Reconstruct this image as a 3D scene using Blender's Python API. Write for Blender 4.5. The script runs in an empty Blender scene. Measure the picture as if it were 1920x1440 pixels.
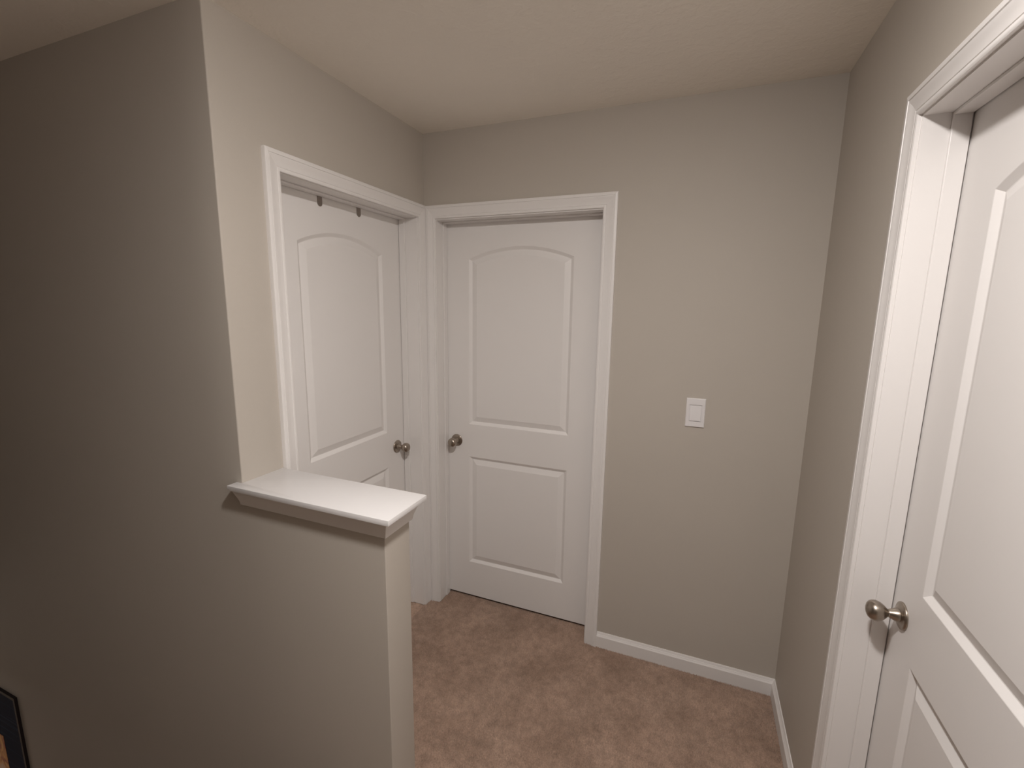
import bpy, bmesh, math
import numpy as np
from mathutils import Matrix, Vector

# ------------------------------------------------------------------ camera, world, exposure
scene = bpy.context.scene
COL = scene.collection
CAM = Vector((1.2890, -2.0371, 1.6331))
YAW, PITCH, ROLL, FPX = 0.3784, -0.1667, 0.0142, 862.55
cam_data = bpy.data.cameras.new('camera')
cam_data.sensor_fit = 'HORIZONTAL'
cam_data.sensor_width = 36.0
cam_data.lens = FPX / 1920 * 36.0
cam_data.clip_start = 0.02
cam = bpy.data.objects.new('camera', cam_data)
COL.objects.link(cam)
_f = Vector((-math.sin(YAW) * math.cos(PITCH), math.cos(YAW) * math.cos(PITCH), math.sin(PITCH)))
_r = Vector((math.cos(YAW), math.sin(YAW), 0))
_u = _r.cross(_f)
_r2 = _r * math.cos(ROLL) + _u * math.sin(ROLL)
_u2 = _u * math.cos(ROLL) - _r * math.sin(ROLL)
_m = Matrix((_r2, _u2, -_f)).transposed().to_4x4()
_m.translation = CAM
cam.matrix_world = _m
scene.camera = cam

world = bpy.data.worlds.new('world')
scene.world = world
world.use_nodes = True
world.node_tree.nodes['Background'].inputs[0].default_value = (0.01, 0.009, 0.008, 1)
world.node_tree.nodes['Background'].inputs[1].default_value = 0.05

vs = scene.view_settings
vs.view_transform = 'Standard'
vs.look = 'None'
vs.gamma = 1.0
vs.use_curve_mapping = False
vs.exposure = 0.0

LAMP_POS = (1.20, -1.62)          # flush ceiling disc lamp, just above the frame
LAMP_R = 0.07
LAMP_STRENGTH = 545.0
LAMP_COLOR = (1.0, 0.95, 0.92)

# ------------------------------------------------------------------ room dimensions (metres)
W, H = 1.7114, 2.442              # hall width, ceiling height
A = 1.0744                        # stairwell wall / half wall front plane is y = -A
HT = 0.116                        # half wall thickness
HP = 0.538                        # half wall end
CAPZ = 1.075
WT = 0.135                        # wall thickness
Y_END = -4.8
ST_Y = -2.06                      # near side of the stairwell
ST_X = -3.4
LO_X = -6.0                       # far end of the lower hall
LO_H = -0.30                      # ceiling of the lower hall
LOW = -2.7

# ------------------------------------------------------------------ materials
def nodes_of(name):
    m = bpy.data.materials.new(name)
    m.use_nodes = True
    nt = m.node_tree
    return m, nt, nt.nodes['Principled BSDF']

def paint(name, rgb, rough, bump_scale, bump_strength, bump_dist, detail=3, vary=0.03, spec=0.5, second=None):
    m, nt, p = nodes_of(name)
    tc = nt.nodes.new('ShaderNodeNewGeometry')
    n = nt.nodes.new('ShaderNodeTexNoise'); n.inputs['Scale'].default_value = bump_scale; n.inputs['Detail'].default_value = detail
    nt.links.new(tc.outputs['Position'], n.inputs['Vector'])
    b = nt.nodes.new('ShaderNodeBump'); b.inputs['Strength'].default_value = bump_strength; b.inputs['Distance'].default_value = bump_dist
    h = n.outputs['Fac']
    if second:
        n3 = nt.nodes.new('ShaderNodeTexNoise'); n3.inputs['Scale'].default_value = second; n3.inputs['Detail'].default_value = 2
        nt.links.new(tc.outputs['Position'], n3.inputs['Vector'])
        rp = nt.nodes.new('ShaderNodeValToRGB'); rp.color_ramp.elements[0].position = 0.47; rp.color_ramp.elements[1].position = 0.58
        nt.links.new(n3.outputs['Fac'], rp.inputs['Fac'])
        ad = nt.nodes.new('ShaderNodeMath'); ad.operation = 'ADD'
        nt.links.new(n.outputs['Fac'], ad.inputs[0]); nt.links.new(rp.outputs['Color'], ad.inputs[1])
        h = ad.outputs[0]
    nt.links.new(h, b.inputs['Height'])
    nt.links.new(b.outputs['Normal'], p.inputs['Normal'])
    n2 = nt.nodes.new('ShaderNodeTexNoise'); n2.inputs['Scale'].default_value = 2.3; n2.inputs['Detail'].default_value = 4
    nt.links.new(tc.outputs['Position'], n2.inputs['Vector'])
    mx = nt.nodes.new('ShaderNodeMix'); mx.data_type = 'RGBA'
    mx.inputs[6].default_value = (*[c * (1 - vary) for c in rgb], 1)
    mx.inputs[7].default_value = (*[min(1, c * (1 + vary)) for c in rgb], 1)
    nt.links.new(n2.outputs['Fac'], mx.inputs[0])
    nt.links.new(mx.outputs[2], p.inputs['Base Color'])
    p.inputs['Roughness'].default_value = rough
    p.inputs['Specular IOR Level'].default_value = spec
    return m

M_WALL = paint('greige_wall_paint', (0.525, 0.480, 0.425), 0.62, 260, 0.10, 0.002, spec=0.35)
M_CEIL = paint('white_textured_ceiling_paint', (0.93, 0.88, 0.80), 0.85, 150, 0.18, 0.003, spec=0.2, second=28)
M_TRIM = paint('white_semigloss_trim_paint', (0.83, 0.805, 0.785), 0.38, 60, 0.03, 0.001, vary=0.012)
M_DOOR = paint('white_satin_door_paint', (0.83, 0.805, 0.785), 0.42, 420, 0.05, 0.0006, vary=0.012)
M_CAP = paint('white_gloss_ledge_paint', (0.79, 0.775, 0.77), 0.30, 40, 0.03, 0.001, vary=0.012)
M_SWITCH = paint('white_switch_plastic', (0.83, 0.81, 0.81), 0.30, 30, 0.0, 0.001, vary=0.0)

def metal(name, rgb, rough):
    m, nt, p = nodes_of(name)
    p.inputs['Base Color'].default_value = (*rgb, 1)
    p.inputs['Metallic'].default_value = 1.0
    tc = nt.nodes.new('ShaderNodeTexCoord')
    n = nt.nodes.new('ShaderNodeTexNoise'); n.inputs['Scale'].default_value = 300; n.inputs['Detail'].default_value = 2
    nt.links.new(tc.outputs['Object'], n.inputs['Vector'])
    mr = nt.nodes.new('ShaderNodeMapRange'); mr.inputs[3].default_value = rough - 0.02; mr.inputs[4].default_value = rough + 0.02
    nt.links.new(n.outputs['Fac'], mr.inputs[0]); nt.links.new(mr.outputs[0], p.inputs['Roughness'])
    return m
M_NICKEL = metal('brushed_nickel', (0.38, 0.33, 0.28), 0.32)
M_HOOK = metal('dull_grey_hook_metal', (0.34, 0.30, 0.27), 0.42)
M_DARK = paint('dark_latch_void', (0.02, 0.018, 0.016), 0.7, 50, 0, 0.001)

def carpet_mat(name):
    m, nt, p = nodes_of(name)
    g = nt.nodes.new('ShaderNodeNewGeometry')
    n1 = nt.nodes.new('ShaderNodeTexNoise'); n1.inputs['Scale'].default_value = 4.5; n1.inputs['Detail'].default_value = 5; n1.inputs['Roughness'].default_value = 0.6
    n2 = nt.nodes.new('ShaderNodeTexNoise'); n2.inputs['Scale'].default_value = 170; n2.inputs['Detail'].default_value = 2
    for n in (n1, n2): nt.links.new(g.outputs['Position'], n.inputs['Vector'])
    r1 = nt.nodes.new('ShaderNodeValToRGB'); e = r1.color_ramp.elements
    e[0].position = 0.32; e[0].color = (0.375, 0.258, 0.192, 1)
    e[1].position = 0.68; e[1].color = (0.53, 0.375, 0.288, 1)
    nt.links.new(n1.outputs['Fac'], r1.inputs['Fac'])
    r2 = nt.nodes.new('ShaderNodeMapRange'); r2.inputs[1].default_value = 0.3; r2.inputs[2].default_value = 0.7; r2.inputs[3].default_value = 0.78; r2.inputs[4].default_value = 1.2
    nt.links.new(n2.outputs['Fac'], r2.inputs[0])
    n4 = nt.nodes.new('ShaderNodeTexNoise'); n4.inputs['Scale'].default_value = 30; n4.inputs['Detail'].default_value = 3; n4.inputs['Roughness'].default_value = 0.65
    nt.links.new(g.outputs['Position'], n4.inputs['Vector'])
    r4 = nt.nodes.new('ShaderNodeMapRange'); r4.inputs[1].default_value = 0.3; r4.inputs[2].default_value = 0.6; r4.inputs[3].default_value = 0.80; r4.inputs[4].default_value = 1.05
    nt.links.new(n4.outputs['Fac'], r4.inputs[0])
    mm = nt.nodes.new('ShaderNodeMath'); mm.operation = 'MULTIPLY'
    nt.links.new(r2.outputs[0], mm.inputs[0]); nt.links.new(r4.outputs[0], mm.inputs[1])
    v = nt.nodes.new('ShaderNodeVectorMath'); v.operation = 'SCALE'
    nt.links.new(r1.outputs['Color'], v.inputs[0]); nt.links.new(mm.outputs[0], v.inputs['Scale'])
    nt.links.new(v.outputs[0], p.inputs['Base Color'])
    p.inputs['Roughness'].default_value = 0.95
    p.inputs['Specular IOR Level'].default_value = 0.1
    p.inputs['Sheen Weight'].default_value = 0.15
    b = nt.nodes.new('ShaderNodeBump'); b.inputs['Strength'].default_value = 0.5; b.inputs['Distance'].default_value = 0.004
    nt.links.new(n2.outputs['Fac'], b.inputs['Height']); nt.links.new(b.outputs['Normal'], p.inputs['Normal'])
    return m
M_CARPET = carpet_mat('tan_cut_pile_carpet')

def emit_mat(name, rgb, strength):
    m, nt, p = nodes_of(name)
    p.inputs['Base Color'].default_value = (0.8, 0.8, 0.8, 1)
    p.inputs['Emission Color'].default_value = (*rgb, 1)
    p.inputs['Emission Strength'].default_value = strength
    return m
M_LAMP = emit_mat('lit_lamp_diffuser', LAMP_COLOR, LAMP_STRENGTH)

def frame_mat():
    m, nt, p = nodes_of('black_frame_lacquer')
    p.inputs['Base Color'].default_value = (0.012, 0.007, 0.008, 1)
    p.inputs['Roughness'].default_value = 0.5
    return m
M_FRAME = frame_mat()

def navy_mat():
    m, nt, p = nodes_of('navy_poster_print')
    tc = nt.nodes.new('ShaderNodeTexCoord')
    mp = nt.nodes.new('ShaderNodeMapping'); mp.inputs['Rotation'].default_value = (0, math.radians(-25), 0); mp.inputs['Scale'].default_value = (1.2, 1, 60)
    n = nt.nodes.new('ShaderNodeTexNoise'); n.inputs['Scale'].default_value = 1.0; n.inputs['Detail'].default_value = 2
    nt.links.new(tc.outputs['Object'], mp.inputs['Vector']); nt.links.new(mp.outputs[0], n.inputs['Vector'])
    r = nt.nodes.new('ShaderNodeValToRGB'); e = r.color_ramp.elements
    e[0].position = 0.55; e[0].color = (0.004, 0.012, 0.040, 1)
    e[1].position = 0.74; e[1].color = (0.03, 0.05, 0.10, 1)
    nt.links.new(n.outputs['Fac'], r.inputs['Fac']); nt.links.new(r.outputs['Color'], p.inputs['Base Color'])
    p.inputs['Roughness'].default_value = 0.7
    p.inputs['Specular IOR Level'].default_value = 0.12
    return m
M_NAVY = navy_mat()

def picture_mat():
    m, nt, p = nodes_of('orange_picture_print')
    tc = nt.nodes.new('ShaderNodeTexCoord')
    n = nt.nodes.new('ShaderNodeTexNoise'); n.inputs['Scale'].default_value = 9; n.inputs['Detail'].default_value = 4; n.inputs['Distortion'].default_value = 1.2
    nt.links.new(tc.outputs['Object'], n.inputs['Vector'])
    r = nt.nodes.new('ShaderNodeValToRGB'); cr = r.color_ramp
    cr.elements[0].position = 0.30; cr.elements[0].color = (0.30, 0.10, 0.03, 1)
    cr.elements[1].position = 0.72; cr.elements[1].color = (0.92, 0.86, 0.82, 1)
    for pos, c in ((0.42, (0.50, 0.13, 0.05, 1)), (0.52, (0.85, 0.45, 0.12, 1)), (0.62, (0.90, 0.60, 0.38, 1))):
        x = cr.elements.new(pos); x.color = c
    nt.links.new(n.outputs['Fac'], r.inputs['Fac']); nt.links.new(r.outputs['Color'], p.inputs['Base Color'])
    p.inputs['Roughness'].default_value = 0.45
    return m
M_PICT = picture_mat()

# ------------------------------------------------------------------ mesh helpers
ORG = {}
def mk(name, verts, faces, mat, parent=None, smooth=None, recalc=True, bevel=0.0, label=None, category=None, kind=None, group=None, weld=True):
    vs_ = [Vector(v) for v in verts]
    xs = [v.x for v in vs_]; ys = [v.y for v in vs_]; zs = [v.z for v in vs_]
    o = Vector(((min(xs) + max(xs)) / 2, (min(ys) + max(ys)) / 2, min(zs)))
    me = bpy.data.meshes.new(name)
    bm = bmesh.new()
    bv = [bm.verts.new(v - o) for v in vs_]
    for f in faces:
        try: bm.faces.new([bv[i] for i in f])
        except ValueError: pass
    if weld: bmesh.ops.remove_doubles(bm, verts=bm.verts, dist=1e-6)
    if recalc: bmesh.ops.recalc_face_normals(bm, faces=bm.faces)
    if bevel > 0:
        es = [e for e in bm.edges if len(e.link_faces) == 2 and e.calc_face_angle(0) > 0.6]
        bmesh.ops.bevel(bm, geom=es, offset=bevel, segments=2, profile=0.5, affect='EDGES', clamp_overlap=True)
    bm.to_mesh(me); bm.free()
    if smooth is not None:
        me.polygons.foreach_set('use_smooth', [True] * len(me.polygons))
        me.set_sharp_from_angle(angle=math.radians(smooth))
    me.materials.append(mat)
    ob = bpy.data.objects.new(name, me)
    COL.objects.link(ob)
    ORG[ob.name] = o
    if parent:
        ob.parent = parent
        ob.location = o - ORG[parent.name]
    else:
        ob.location = o
    tag(ob, label, category, kind, group)
    return ob

def tag(ob, label=None, category=None, kind=None, group=None):
    if label: ob['label'] = label
    if category: ob['category'] = category
    if kind: ob['kind'] = kind
    if group: ob['group'] = group

def empty(name, loc, label=None, category=None, kind=None, group=None):
    e = bpy.data.objects.new(name, None)
    e.empty_display_size = 0.05
    COL.objects.link(e)
    e.location = loc
    ORG[e.name] = Vector(loc)
    tag(e, label, category, kind, group)
    return e

class Geo:
    def __init__(s, f=None): s.v = []; s.f = []; s.m = f or (lambda p: p)
    def add(s, verts, faces):
        b = len(s.v); s.v += [s.m(p) for p in verts]; s.f += [[i + b for i in f] for f in faces]; return s
    def box(s, a, b):
        x0, y0, z0 = a; x1, y1, z1 = b
        return s.add([(x0, y0, z0), (x1, y0, z0), (x1, y1, z0), (x0, y1, z0), (x0, y0, z1), (x1, y0, z1), (x1, y1, z1), (x0, y1, z1)],
                     [(0, 3, 2, 1), (4, 5, 6, 7), (0, 1, 5, 4), (1, 2, 6, 5), (2, 3, 7, 6), (3, 0, 4, 7)])
    def prism(s, poly, z0, z1):
        n = len(poly)
        return s.add([(x, y, z0) for x, y in poly] + [(x, y, z1) for x, y in poly],
                     [list(range(n))[::-1], [i + n for i in range(n)]] + [(i, (i + 1) % n, (i + 1) % n + n, i + n) for i in range(n)])
    def sweep(s, rings, close=True, caps=True):
        n = len(rings[0]); b = []
        for r in rings: b += r
        fs = []
        for k in range(len(rings) - 1):
            for i in range(n if close else n - 1):
                j = (i + 1) % n
                fs.append((k * n + i, k * n + j, (k + 1) * n + j, (k + 1) * n + i))
        if caps:
            fs.append(tuple(range(n))[::-1]); fs.append(tuple((len(rings) - 1) * n + i for i in range(n)))
        return s.add(b, fs)

# ------------------------------------------------------------------ doors: dimensions
# local door frame: u along the wall, w out of the wall into the hall (negative = recessed), z up
DOORS = {
    'B': dict(map=lambda p: (p[0], -p[1], p[2]), o=(0.074, 0.876), top=2.037, d=0.098, wl=(0.0485, 0.060), wh=0.061, casz=2.049,
              pu=(0.197, 0.740), lo=(0.216, 0.832), up=(1.011, 1.866, 1.921), knob=(0.124, 0.915)),
    'A': dict(map=lambda p: (p[1], p[0], p[2]), o=(-0.848, -0.070), top=2.042, d=0.104, wl=(0.060, 0.0580), wh=0.061, casz=2.051,
              pu=(-0.700, -0.203), lo=(0.216, 0.824), up=(1.004, 1.864, 1.919), knob=(-0.127, 0.913)),
    'C': dict(map=lambda p: (W - p[1], p[0], p[2]), o=(-1.462, -0.706), top=2.049, d=0.087, wl=(0.058, 0.058), wh=0.058, casz=2.060,
              pu=(-1.335, -0.832), lo=(0.216, 0.831), up=(1.009, 1.868, 1.923), knob=(-0.760, 0.914)),
}
STOP = 0.007
for D in DOORS.values():
    D['j'] = (D['o'][0] - STOP, D['o'][1] + STOP, D['top'] + STOP)
JD = 0.012

# ------------------------------------------------------------------ structure: walls, floor, ceiling
jA, jB, jC = DOORS['A']['j'], DOORS['B']['j'], DOORS['C']['j']
g = Geo()
r = 0.004
corner = [(-WT, -A)] + [(-r + r * math.sin(t), -A + r - r * math.cos(t)) for t in [i * math.pi / 10 for i in range(6)]]
g.prism(corner + [(0, -A + HT), (-WT, -A + HT)], CAPZ - .016, H)
g.box((-WT, -A, LOW), (0, -A + HT, CAPZ - .016))
g.box((-WT, -A + HT, -0.2), (0, jA[0] - JD, H))
g.box((-WT, jA[0] - JD, jA[2] + JD), (0, jA[1] + JD, H))
g.box((-WT, jA[1] + JD, -0.2), (0, 0, H))
mk('wall_left', g.v, g.f, M_WALL, smooth=25, weld=False, label='greige wall around the door with two hooks', category='wall', kind='structure')
g = Geo()
g.box((-WT, 0, -0.2), (jB[0] - JD, WT, H))
g.box((jB[0] - JD, 0, jB[2] + JD), (jB[1] + JD, WT, H))
g.box((jB[1] + JD, 0, -0.2), (W + WT, WT, H))
mk('wall_back', g.v, g.f, M_WALL, weld=False, label='greige wall with the white light switch beside a door', category='wall', kind='structure')
g = Geo()
g.box((W, jC[1] + JD, -0.2), (W + WT, 0, H))
g.box((W, jC[0] - JD, jC[2] + JD), (W + WT, jC[1] + JD, H))
g.box((W, Y_END, -0.2), (W + WT, jC[0] - JD, H))
mk('wall_right', g.v, g.f, M_WALL, weld=False, label='greige wall holding the door with the egg-shaped knob close up', category='wall', kind='structure')
g = Geo(); g.box((ST_X, -A, LOW), (-WT, -A + HT, H)); g.box((LO_X, -A, LOW), (ST_X, -A + HT, LO_H))
mk('wall_stairwell', g.v, g.f, M_WALL, label='dim greige wall running down along the stairwell', category='wall', kind='structure')
arc = lambda cx_, cy_, a0: [(cx_ + .003 * math.cos(a0 + k * math.pi / 8), cy_ + .003 * math.sin(a0 + k * math.pi / 8)) for k in range(5)]
g = Geo().prism([(0, -A)] + arc(HP - .003, -A + .003, -math.pi / 2) + arc(HP - .003, -A + HT - .003, 0) + [(0, -A + HT)], LOW, CAPZ - 0.016)
mk('wall_half', g.v, g.f, M_WALL, smooth=30, label='low greige half wall topped by a white ledge', category='wall', kind='structure')
g = Geo()
g.box((ST_X, ST_Y - HT, LOW), (HP, ST_Y, 1.06)); g.box((LO_X, ST_Y - HT, LOW), (ST_X, ST_Y, LO_H))
mk('wall_stairwell_near', g.v, g.f, M_WALL, label='low greige guard wall on the open side of the stairwell', category='wall', kind='structure')
g = Geo(); g.box((ST_X, Y_END - HT, -0.2), (W + WT, Y_END, H))
mk('wall_front', g.v, g.f, M_WALL, label='greige wall closing the hall opposite the back door', category='wall', kind='structure')
g = Geo(); g.box((ST_X - HT, Y_END, LO_H), (ST_X, -A + HT, H))
mk('wall_stairwell_end', g.v, g.f, M_WALL, label='greige wall at the far end of the stairwell', category='wall', kind='structure')
g = Geo(); g.box((LO_X - HT, ST_Y - HT, LOW), (LO_X, -A + HT, LO_H))
mk('wall_lower_hall', g.v, g.f, M_WALL, label='greige wall at the end of the lower hall', category='wall', kind='structure')
g = Geo(); g.box((LO_X - HT, ST_Y - HT, LO_H), (ST_X - HT, -A + HT, LO_H + 0.2))
mk('ceiling_lower', g.v, g.f, M_CEIL, label='off-white ceiling of the lower hall', category='ceiling', kind='structure')
g = Geo(); g.box((LO_X - HT, ST_Y - HT, LOW - 0.2), (ST_X + 0.2, -A + HT, LOW))
mk('floor_lower', g.v, g.f, M_CARPET, label='carpet floor of the lower hall', category='floor', kind='structure')
g = Geo(); g.box((ST_X - HT, Y_END - HT, H), (W + WT, WT, H + 0.1))
mk('ceiling', g.v, g.f, M_CEIL, label='off-white textured ceiling', category='ceiling', kind='structure')

FZ = -0.006
g = Geo()
g.box((HP, Y_END, -0.25), (W, 0, FZ))
g.box((0, -A + HT, -0.25), (HP, 0, FZ))
g.box((ST_X, Y_END, -0.25), (HP, ST_Y - HT, FZ))
g.box((jB[0], 0, -0.25), (jB[1], 0.32, FZ))
g.box((-0.32, jA[0], -0.25), (0, jA[1], FZ))
g.box((W, jC[0], -0.25), (W + 0.32, jC[1], FZ))
floor = mk('floor', g.v, g.f, M_CARPET, weld=False, label='tan cut-pile carpet floor of the hall', category='floor', kind='structure')

# carpeted stairs going down beside the half wall
prof = [(HP, FZ)]
x, z = HP, FZ
for i in range(14):
    z -= 0.19; prof.append((x, z)); x -= 0.27; prof.append((x, z))
prof += [(x, LOW - 0.1), (HP, LOW - 0.1)]
prof = [(max(px, ST_X), max(pz, LOW - 0.1)) for px, pz in prof]
n = len(prof)
g = Geo(); g.add([(px, ST_Y, pz) for px, pz in prof] + [(px, -A, pz) for px, pz in prof],
      [(i, (i + 1) % n, (i + 1) % n + n, i + n) for i in range(n - 2)])
mk('floor_stairs', g.v, g.f, M_CARPET, label='carpeted stairs going down beside the half wall', category='stairs', kind='structure')

# carpet pile: real tufts over the floor in view
def carpet_pile():
    rng = np.random.default_rng(7)
    s = 0.0038
    rects = [(HP, W - 0.011, -1.45, -0.011), (0.0, HP, -A + HT, -0.011), (DOORS['B']['o'][0], DOORS['B']['o'][1], -0.011, 0.13)]
    P = []
    for x0, x1, y0, y1 in rects:
        gx, gy = np.meshgrid(np.arange(x0 + s / 2, x1, s), np.arange(y0 + s / 2, y1, s))
        q = np.stack([gx.ravel(), gy.ravel()], 1)
        P.append(q + rng.uniform(-s * .45, s * .45, q.shape))
    P = np.concatenate(P); N = len(P)
    X, Y = P[:, 0], P[:, 1]
    lx = np.sin(7.1 * X + 3.0 * Y + 1.3) + .8 * np.sin(13.7 * Y - 5.2 * X + .4) + .6 * np.sin(23 * X + 17 * Y)
    ly = np.sin(6.3 * Y - 4.1 * X + 2.2) + .8 * np.sin(15.1 * X + 6.7 * Y + 1.9) + .6 * np.sin(27 * Y - 19 * X)
    lean = np.stack([lx, ly], 1) * .0011 + rng.normal(0, .0016, (N, 2))
    h = rng.uniform(.0075, .0105, N)
    ang = rng.uniform(0, 2 * np.pi, N); rad = rng.uniform(.0019, .0027, N)
    V = np.zeros((N, 4, 3))
    for k in range(3):
        a = ang + k * 2 * np.pi / 3
        V[:, k, 0] = X + rad * np.cos(a); V[:, k, 1] = Y + rad * np.sin(a); V[:, k, 2] = FZ - .001
    V[:, 3, 0] = X + lean[:, 0]; V[:, 3, 1] = Y + lean[:, 1]; V[:, 3, 2] = FZ + h
    o = ORG['floor']
    V -= np.array(o)[None, None, :]
    base = (np.arange(N) * 4)[:, None]
    F = np.concatenate([base + np.array([[0, 1, 3]]), base + np.array([[1, 2, 3]]), base + np.array([[2, 0, 3]])], 1).reshape(-1)
    me = bpy.data.meshes.new('carpet_pile')
    me.vertices.add(N * 4); me.vertices.foreach_set('co', V.reshape(-1).astype(np.float32))
    me.loops.add(len(F)); me.loops.foreach_set('vertex_index', F.astype(np.int32))
    me.polygons.add(N * 3)
    me.polygons.foreach_set('loop_start', (np.arange(N * 3) * 3).astype(np.int32))
    me.update(calc_edges=True)
    me.polygons.foreach_set('use_smooth', np.ones(N * 3, dtype=bool))
    me.materials.append(M_CARPET)
    ob = bpy.data.objects.new('carpet_pile', me); COL.objects.link(ob)
    ob.parent = floor; ob['kind'] = 'stuff'
carpet_pile()

# ------------------------------------------------------------------ baseboards
BB = [(0, 0), (.0125, 0), (.0125, .059), (.0085, .0655), (.0080, .0675), (.0068, .0690), (.0040, .0765), (.0030, .079), (0, .079)]
def baseboard(name, a, b, nrm, label, miter=(0, 0)):
    a = Vector(a); b = Vector(b); t = (b - a).normalized(); nn = Vector(nrm)
    R = []
    for e, mt in ((a, miter[0]), (b, -miter[1])):
        R.append([tuple(e + nn * o + t * (mt * o) + Vector((0, 0, z - .004))) for o, z in BB])
    g = Geo().sweep(R)
    mk(name, g.v, g.f, M_TRIM, smooth=15, label=label, category='baseboard', kind='structure')
cBout = DOORS['B']['j'][1] + 0.003 + DOORS['B']['wl'][1]
cCout = DOORS['C']['j'][1] + 0.003 + DOORS['C']['wl'][1]
cCin = DOORS['C']['j'][0] - 0.003 - DOORS['C']['wl'][0]
baseboard('baseboard_back', (cBout, 0, 0), (W, 0, 0), (0, -1, 0), 'white baseboard under the light switch', (0, 1))
baseboard('baseboard_right', (W, 0, 0), (W, cCout, 0), (-1, 0, 0), 'short white baseboard between the wall corner and the near door', (1, 0))
baseboard('baseboard_right_near', (W, cCin, 0), (W, Y_END, 0), (-1, 0, 0), 'white baseboard past the near door')
baseboard('baseboard_half', (HP, -A + HT, 0), (HP, -A, 0), (1, 0, 0), 'white baseboard at the end of the half wall')
baseboard('baseboard_half_back', (HP, -A + HT, 0), (0, -A + HT, 0), (0, 1, 0), 'white baseboard behind the half wall')

# ------------------------------------------------------------------ door trims and doors
# casing profile: (fraction across from inner to outer edge, thickness)
CP = [(0, 0), (0, .0080), (.05, .0098), (.10, .0102), (.155, .0098), (.175, .0080), (.195, .0080), (.215, .0095), (.36, .0102), (.50, .0116), (.62, .0136),
      (.70, .0150), (.735, .0152), (.75, .0138), (.768, .0138), (.785, .0160), (.93, .0163), (.985, .0150), (1.0, .0130), (1.0, 0)]
def build_trim(name, D, label):
    m = D['map']; j0, j1, jz = D['j']; d = D['d']
    bot = -0.004
    depth = d + 0.040
    g = Geo(m)
    g.box((j0 - JD, -depth, bot), (j0, 0.0, jz + JD)); g.box((j1, -depth, bot), (j1 + JD, 0.0, jz + JD)); g.box((j0, -depth, jz), (j1, 0.0, jz + JD))
    root = mk(name, g.v, g.f, M_TRIM, weld=False, label=label, category='door frame', kind='structure')
    i0, i1, iz = j0 - 0.003, j1 + 0.003, D['casz']
    wl, wr = D['wl']; wh = D['wh']
    for uin, wd, sgn in ((i0, wl, -1), (i1, wr, 1)):
        R = [[(uin + sgn * s * wd, t, bot) for s, t in CP], [(uin + sgn * s * wd, t, iz + s * wh) for s, t in CP]]
        g = Geo(m).sweep(R); mk('casing_leg', g.v, g.f, M_TRIM, parent=root, smooth=35)
    R = [[(i0 - s * wl, t, iz + s * wh) for s, t in CP], [(i1 + s * wr, t, iz + s * wh) for s, t in CP]]
    g = Geo(m).sweep(R); mk('casing_head', g.v, g.f, M_TRIM, parent=root, smooth=35)
    o0, o1 = D['o']; tz = D['top']; s0, s1 = -d + 0.0025, -d + 0.036
    for a, b in (((j0, s0, bot), (o0, s1, jz)), ((o1, s0, bot), (j1, s1, jz)), ((o0, s0, tz), (o1, s1, jz))):
        g = Geo(m).box(a, b); mk('door_stop', g.v, g.f, M_TRIM, parent=root, bevel=0.0015)
    return root

def arch_pts(u0, u1, zs, za, o=0.0, N=20):
    c = (u0 + u1) / 2; hw = (u1 - u0) / 2; sg = za - zs
    R = (hw * hw + sg * sg) / (2 * sg); zc = za - R; R -= o; t = math.asin((hw - o) / R)
    return [(c + R * math.sin(t * (1 - 2 * i / N)), zc + R * math.cos(t * (1 - 2 * i / N))) for i in range(N + 1)]   # from u1 to u0

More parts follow.
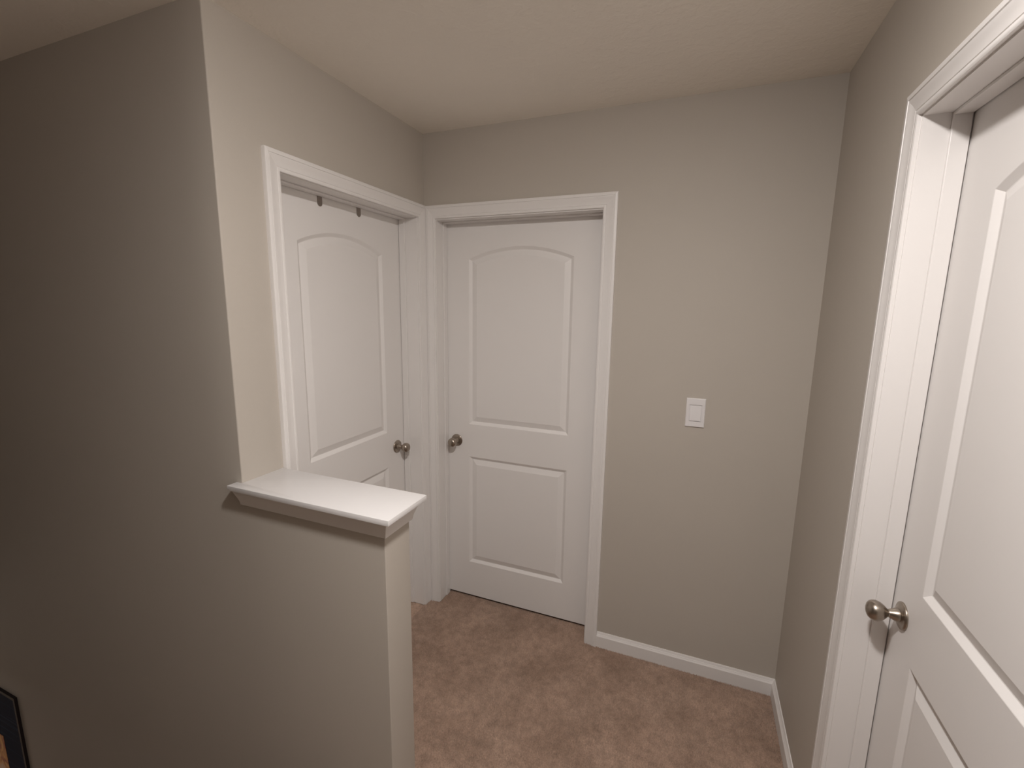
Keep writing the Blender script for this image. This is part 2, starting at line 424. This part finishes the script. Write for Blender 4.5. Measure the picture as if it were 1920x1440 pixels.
# moulded panel profile: (inset from the panel outline, depth behind the slab face)
PP = [(0, 0), (.0015, .0006), (.0145, .0100), (.0165, .0104), (.0185, .0098), (.0420, .0012), (.0440, .0008), (.0500, .0008)]
def build_door(name, D, label):
    m = D['map']; j0, j1, jz = D['j']; d = D['d']
    u0, u1, z0, z1 = j0 + .003, j1 - .003, .014, jz - .003
    w0, w1 = -d, -d - .035
    p0, p1 = D['pu']; a0, a1 = D['lo']; b0, bs, ba = D['up']
    F = lambda u, z: (u, w0, z)
    g = Geo(m)
    def quad(ua, za, ub, zb): g.add([F(ua, za), F(ub, za), F(ub, zb), F(ua, zb)], [(0, 1, 2, 3)])
    arc = arch_pts(p0, p1, bs, ba)
    zsplit = [z0, a0, a1, b0, bs, z1]
    for ua, ub in ((u0, p0), (p1, u1)):
        for k in range(5): quad(ua, zsplit[k], ub, zsplit[k + 1])
    quad(p0, z0, p1, a0); quad(p0, a1, p1, b0)
    arc_l = arc[::-1]
    for k in range(len(arc_l) - 1):
        (ua, za), (ub, zb) = arc_l[k], arc_l[k + 1]
        g.add([F(ua, za), F(ub, zb), F(ub, z1), F(ua, z1)], [(0, 1, 2, 3)])
    g.add([(u0, w0, z0), (u1, w0, z0), (u1, w0, z1), (u0, w0, z1), (u0, w1, z0), (u1, w1, z0), (u1, w1, z1), (u0, w1, z1)],
          [(0, 4, 5, 1), (1, 5, 6, 2), (2, 6, 7, 3), (3, 7, 4, 0), (4, 7, 6, 5)])
    root = mk(name, g.v, g.f, M_DOOR, recalc=False, label=label, category='door', kind='structure')
    loops = [lambda o: [(p0 + o, a0 + o), (p1 - o, a0 + o), (p1 - o, a1 - o), (p0 + o, a1 - o)],
             lambda o: [(p0 + o, b0 + o), (p1 - o, b0 + o)] + arch_pts(p0, p1, bs, ba, o)]
    for L in loops:
        R = [[(u, w0 - dep, z) for u, z in L(o)] for o, dep in PP]
        g = Geo(m).sweep(R, caps=False)
        nn = len(R[0]); b = (len(PP) - 1) * nn
        g.f.append([b + i for i in range(nn)])
        mk('panel', g.v, g.f, M_DOOR, parent=root, smooth=9)
    # knob
    ku, kz = D['knob']
    def lathe(prof, seg=40, sq=1.0):
        R = []
        for dist, rad in prof:
            R.append([(ku + rad * math.cos(t) * sq, w0 + dist, kz + rad * math.sin(t)) for t in [2 * math.pi * i / seg for i in range(seg)]])
        return Geo(m).sweep(R)
    neck = [(.0075, .0165), (.012, .0160), (.017, .0143), (.022, .0120), (.0265, .0100), (.0285, .0092), (.0300, .0094), (.0325, .0118), (.036, .0156), (.041, .0198), (.046, .0225),
            (.051, .0240), (.056, .0243), (.061, .0232), (.0655, .0206), (.069, .0166), (.0715, .0110), (.0727, .0050), (.073, .0004)]
    g = lathe(neck); kn = mk('door_knob', g.v, g.f, M_NICKEL, parent=root, smooth=60, label='brushed nickel egg-shaped knob')
    g = lathe([(0, .0325), (.0022, .0328), (.0040, .0322), (.0055, .0300), (.0064, .0265), (.0070, .0225), (.0085, .0195), (.0090, .0175), (.0092, .010)])
    mk('rosette', g.v, g.f, M_NICKEL, parent=kn, smooth=40)
    return root

build_trim('trim_1', DOORS['A'], 'white casing around the left-wall door with two hooks')
build_trim('trim_2', DOORS['B'], 'white casing around the back-wall door beside the light switch')
build_trim('trim_3', DOORS['C'], 'white moulded casing around the right-wall door, away from the corner')
doorA = build_door('door_1', DOORS['A'], 'white two-panel arch-top door with two metal hooks over its top')
doorB = build_door('door_2', DOORS['B'], 'white two-panel arch-top door on the back wall beside the light switch')
doorC = build_door('door_3', DOORS['C'], 'white two-panel arch-top door on the right wall opposite the half wall')

# ------------------------------------------------------------------ ledge on the half wall
zt, zb = CAPZ, CAPZ - .016
fy, by = -1.1085, -.9225
lx, rx = -.024, .5765
L = [(lx, fy), (rx, fy), (rx, by), (0.0, by), (0.0, -A), (lx, -A)]
ledge = empty('half_wall_ledge', (HP / 2, -A + HT / 2, zb - .055), label='white painted wooden ledge capping the low half wall', category='ledge')
g = Geo().prism(L, zb, zt)
mk('top_board', g.v, g.f, M_CAP, parent=ledge, bevel=0.0010, smooth=40)
# bed moulding below the board on the front, the free end, the back and the short return
AP = [(0, 0), (.0070, 0), (.0076, .004), (.0090, .012), (.0122, .022), (.0160, .032), (.0195, .042), (.0220, .050), (.0225, .0535), (0, .0535)]
apz = zb - .0535
def seg(p, q, nrm, tp, ext):
    p = Vector((*p, 0)); q = Vector((*q, 0)); nn = Vector((*nrm, 0)); t = (q - p).normalized()
    R = [[tuple(e + nn * o + t * (k * o) + Vector((0, 0, apz + z))) for o, z in AP] for e, k in ((p, -ext[0]), (q, ext[1]))]
    g = Geo().sweep(R); mk('bed_moulding', g.v, g.f, M_TRIM, parent=ledge, smooth=35)
seg((0, -A), (HP, -A), (0, -1), 0, (1, 1))
seg((HP, -A), (HP, -A + HT), (1, 0), 0, (1, 1))
seg((HP, -A + HT), (0, -A + HT), (0, 1), 0, (1, 0))

# ------------------------------------------------------------------ light switch on the back wall
sx0, sx1, sz0, sz1 = 1.2715, 1.3465, 1.144, 1.266
sw = empty('light_switch', ((sx0 + sx1) / 2, 0, sz0), label='white rocker light switch on the greige back wall', category='switch')
def ringbox(x0, x1, z0, z1, y0, y1, inset):
    return Geo().add([(x0, y0, z0), (x1, y0, z0), (x1, y0, z1), (x0, y0, z1), (x0 + inset, y1, z0 + inset), (x1 - inset, y1, z0 + inset), (x1 - inset, y1, z1 - inset), (x0 + inset, y1, z1 - inset)],
                     [(0, 1, 2, 3), (4, 5, 6, 7), (0, 1, 5, 4), (1, 2, 6, 5), (2, 3, 7, 6), (3, 0, 4, 7)])
cx = (sx0 + sx1) / 2; cz = 1.2035
rw, rh = .0245, .0355
# plate as a frame around the rocker opening
g = Geo()
oy, iy = 0.0, -0.0065
O = [(sx0, sz0), (sx1, sz0), (sx1, sz1), (sx0, sz1)]
O2 = [(sx0 + .0025, sz0 + .0025), (sx1 - .0025, sz0 + .0025), (sx1 - .0025, sz1 - .0025), (sx0 + .0025, sz1 - .0025)]
I = [(cx - rw, cz - rh), (cx + rw, cz - rh), (cx + rw, cz + rh), (cx - rw, cz + rh)]
g.sweep([[(a, 0.0, b) for a, b in O], [(a, -.004, b) for a, b in O], [(a, iy, b) for a, b in O2], [(a, iy, b) for a, b in I], [(a, -.0015, b) for a, b in I]], caps=False)
g.f.append([16, 17, 18, 19])
plate = mk('wall_plate', g.v, g.f, M_SWITCH, parent=sw, smooth=20)
g = Geo()
rw2, rh2 = rw - .0026, rh - .0026
# rocker: upper half pressed in, lower half proud
g.add([(cx - rw2, -.0015, cz - rh2), (cx + rw2, -.0015, cz - rh2), (cx + rw2, -.0015, cz + rh2), (cx - rw2, -.0015, cz + rh2),
       (cx - rw2, -.0067, cz - rh2), (cx + rw2, -.0067, cz - rh2), (cx + rw2, -.0056, cz), (cx - rw2, -.0056, cz), (cx + rw2, -.0030, cz + rh2), (cx - rw2, -.0030, cz + rh2)],
      [(0, 1, 5, 4), (4, 5, 6, 7), (7, 6, 8, 9), (9, 8, 2, 3), (0, 4, 7, 9, 3), (1, 2, 8, 6, 5), (0, 3, 2, 1)])
mk('rocker', g.v, g.f, M_SWITCH, parent=sw, bevel=0.0006, smooth=15)

# ------------------------------------------------------------------ over-door hooks on the left-wall door
DA = DOORS['A']; topA = DA['j'][2] - .003
def over_hook(y, label):
    xf = -DA['d']; xb = xf - .035; th = .0016; hw = .0125
    # strap path (x, z) : front tab, over the slab top, down the far side, curled hook
    path = [(xf + .0008, topA - .040), (xf + .0008, topA + .0012), (xb - .0008, topA + .0012), (xb - .0008, topA - .15), (xb - .012, topA - .165), (xb - .024, topA - .15), (xb - .024, topA - .13)]
    root = empty('over_door_hook', (xf, y, topA - .040), label=label, category='hook', group='metal hooks over the left-wall door')
    # rounded front tab
    out = [(-hw, topA + .0012), (-hw, topA - .028)] + [(-hw * math.cos(t), topA - .028 - hw * math.sin(t)) for t in [math.pi * i / 10 for i in range(1, 10)]] + [(hw, topA - .028), (hw, topA + .0012)]
    n = len(out)
    g = Geo().add([(xf, y + a, b) for a, b in out] + [(xf + th, y + a, b) for a, b in out],
                  [list(range(n)), [i + n for i in range(n)]] + [(i, (i + 1) % n, (i + 1) % n + n, i + n) for i in range(n)])
    mk('front_tab', g.v, g.f, M_HOOK, parent=root, smooth=30)
    g = Geo()
    for k in range(1, len(path) - 1):
        (x0_, z0_), (x1_, z1_) = path[k], path[k + 1]
        dx, dz = x1_ - x0_, z1_ - z0_; l = math.hypot(dx, dz); nx, nz = -dz / l * th / 2, dx / l * th / 2
        q = [(x0_ - nx, z0_ - nz), (x1_ - nx, z1_ - nz), (x1_ + nx, z1_ + nz), (x0_ + nx, z0_ + nz)]
        g.add([(a, y - hw, b) for a, b in q] + [(a, y + hw, b) for a, b in q], [(0, 1, 2, 3), (4, 5, 6, 7), (0, 1, 5, 4), (1, 2, 6, 5), (2, 3, 7, 6), (3, 0, 4, 7)])
    mk('strap', g.v, g.f, M_HOOK, parent=root)
    return root
over_hook(-0.577, 'small metal over-door hook farther from the door knob')
over_hook(-0.354, 'small metal over-door hook closer to the door knob')

# ------------------------------------------------------------------ framed poster low on the stairwell wall
px1, pz1 = -1.755, -0.344
px0, pz0 = px1 - .78, pz1 - 1.0
py = -A
po = empty('framed_poster', ((px0 + px1) / 2, py, pz0), label='dark navy framed poster with an orange picture on the stairwell wall', category='poster')
fw = .016
Of = [(px0, pz0), (px1, pz0), (px1, pz1), (px0, pz1)]
If = [(px0 + fw, pz0 + fw), (px1 - fw, pz0 + fw), (px1 - fw, pz1 - fw), (px0 + fw, pz1 - fw)]
g = Geo().sweep([[(a, py, b) for a, b in Of], [(a, py - .012, b) for a, b in Of], [(a, py - .012, b) for a, b in If], [(a, py - .006, b) for a, b in If]], caps=False)
mk('poster_frame', g.v, g.f, M_FRAME, parent=po, smooth=30)
g = Geo().box((px0 + fw, py - .0105, pz0 + fw), (px1 - fw, py - .001, pz1 - fw))
pr = mk('print', g.v, g.f, M_NAVY, parent=po)
g = Geo().box((px0 + .20, py - .0118, pz0 + .16), (px1 - .20, py - .0103, pz1 - .30))
mk('picture', g.v, g.f, M_PICT, parent=pr)

# ------------------------------------------------------------------ ceiling lamp
def disc_lamp(lx_, ly_, top, mat, label):
    lamp = empty('ceiling_light', (lx_, ly_, top - .044), label=label, category='lamp')
    def ring(profile, seg=48):
        R = []
        for rad, zz in profile:
            R.append([(lx_ + rad * math.cos(t), ly_ + rad * math.sin(t), zz) for t in [2 * math.pi * i / seg for i in range(seg)]])
        return Geo().sweep(R, caps=False)
    g = ring([(LAMP_R + .025, top), (LAMP_R + .025, top - .008), (LAMP_R + .020, top - .020), (LAMP_R + .010, top - .026), (LAMP_R + .002, top - .027), (LAMP_R, top - .022), (LAMP_R, top - .012)])
    mk('trim_ring', g.v, g.f, M_TRIM, parent=lamp, smooth=40)
    dome = 0.020
    g = ring([(LAMP_R * math.cos(a), top - .024 - dome * math.sin(a)) for a in [math.pi / 2 * k / 8 for k in range(8)]] + [(.0005, top - .024 - dome)])
    mk('diffuser', g.v, g.f, mat, parent=lamp, smooth=60)
disc_lamp(*LAMP_POS, H, M_LAMP, 'round flush white disc lamp on the upper hall ceiling')
disc_lamp(-4.3, -1.75, LO_H, emit_mat('dim_lit_lamp_diffuser', LAMP_COLOR, 400.0), 'round flush white disc lamp on the lower hall ceiling')
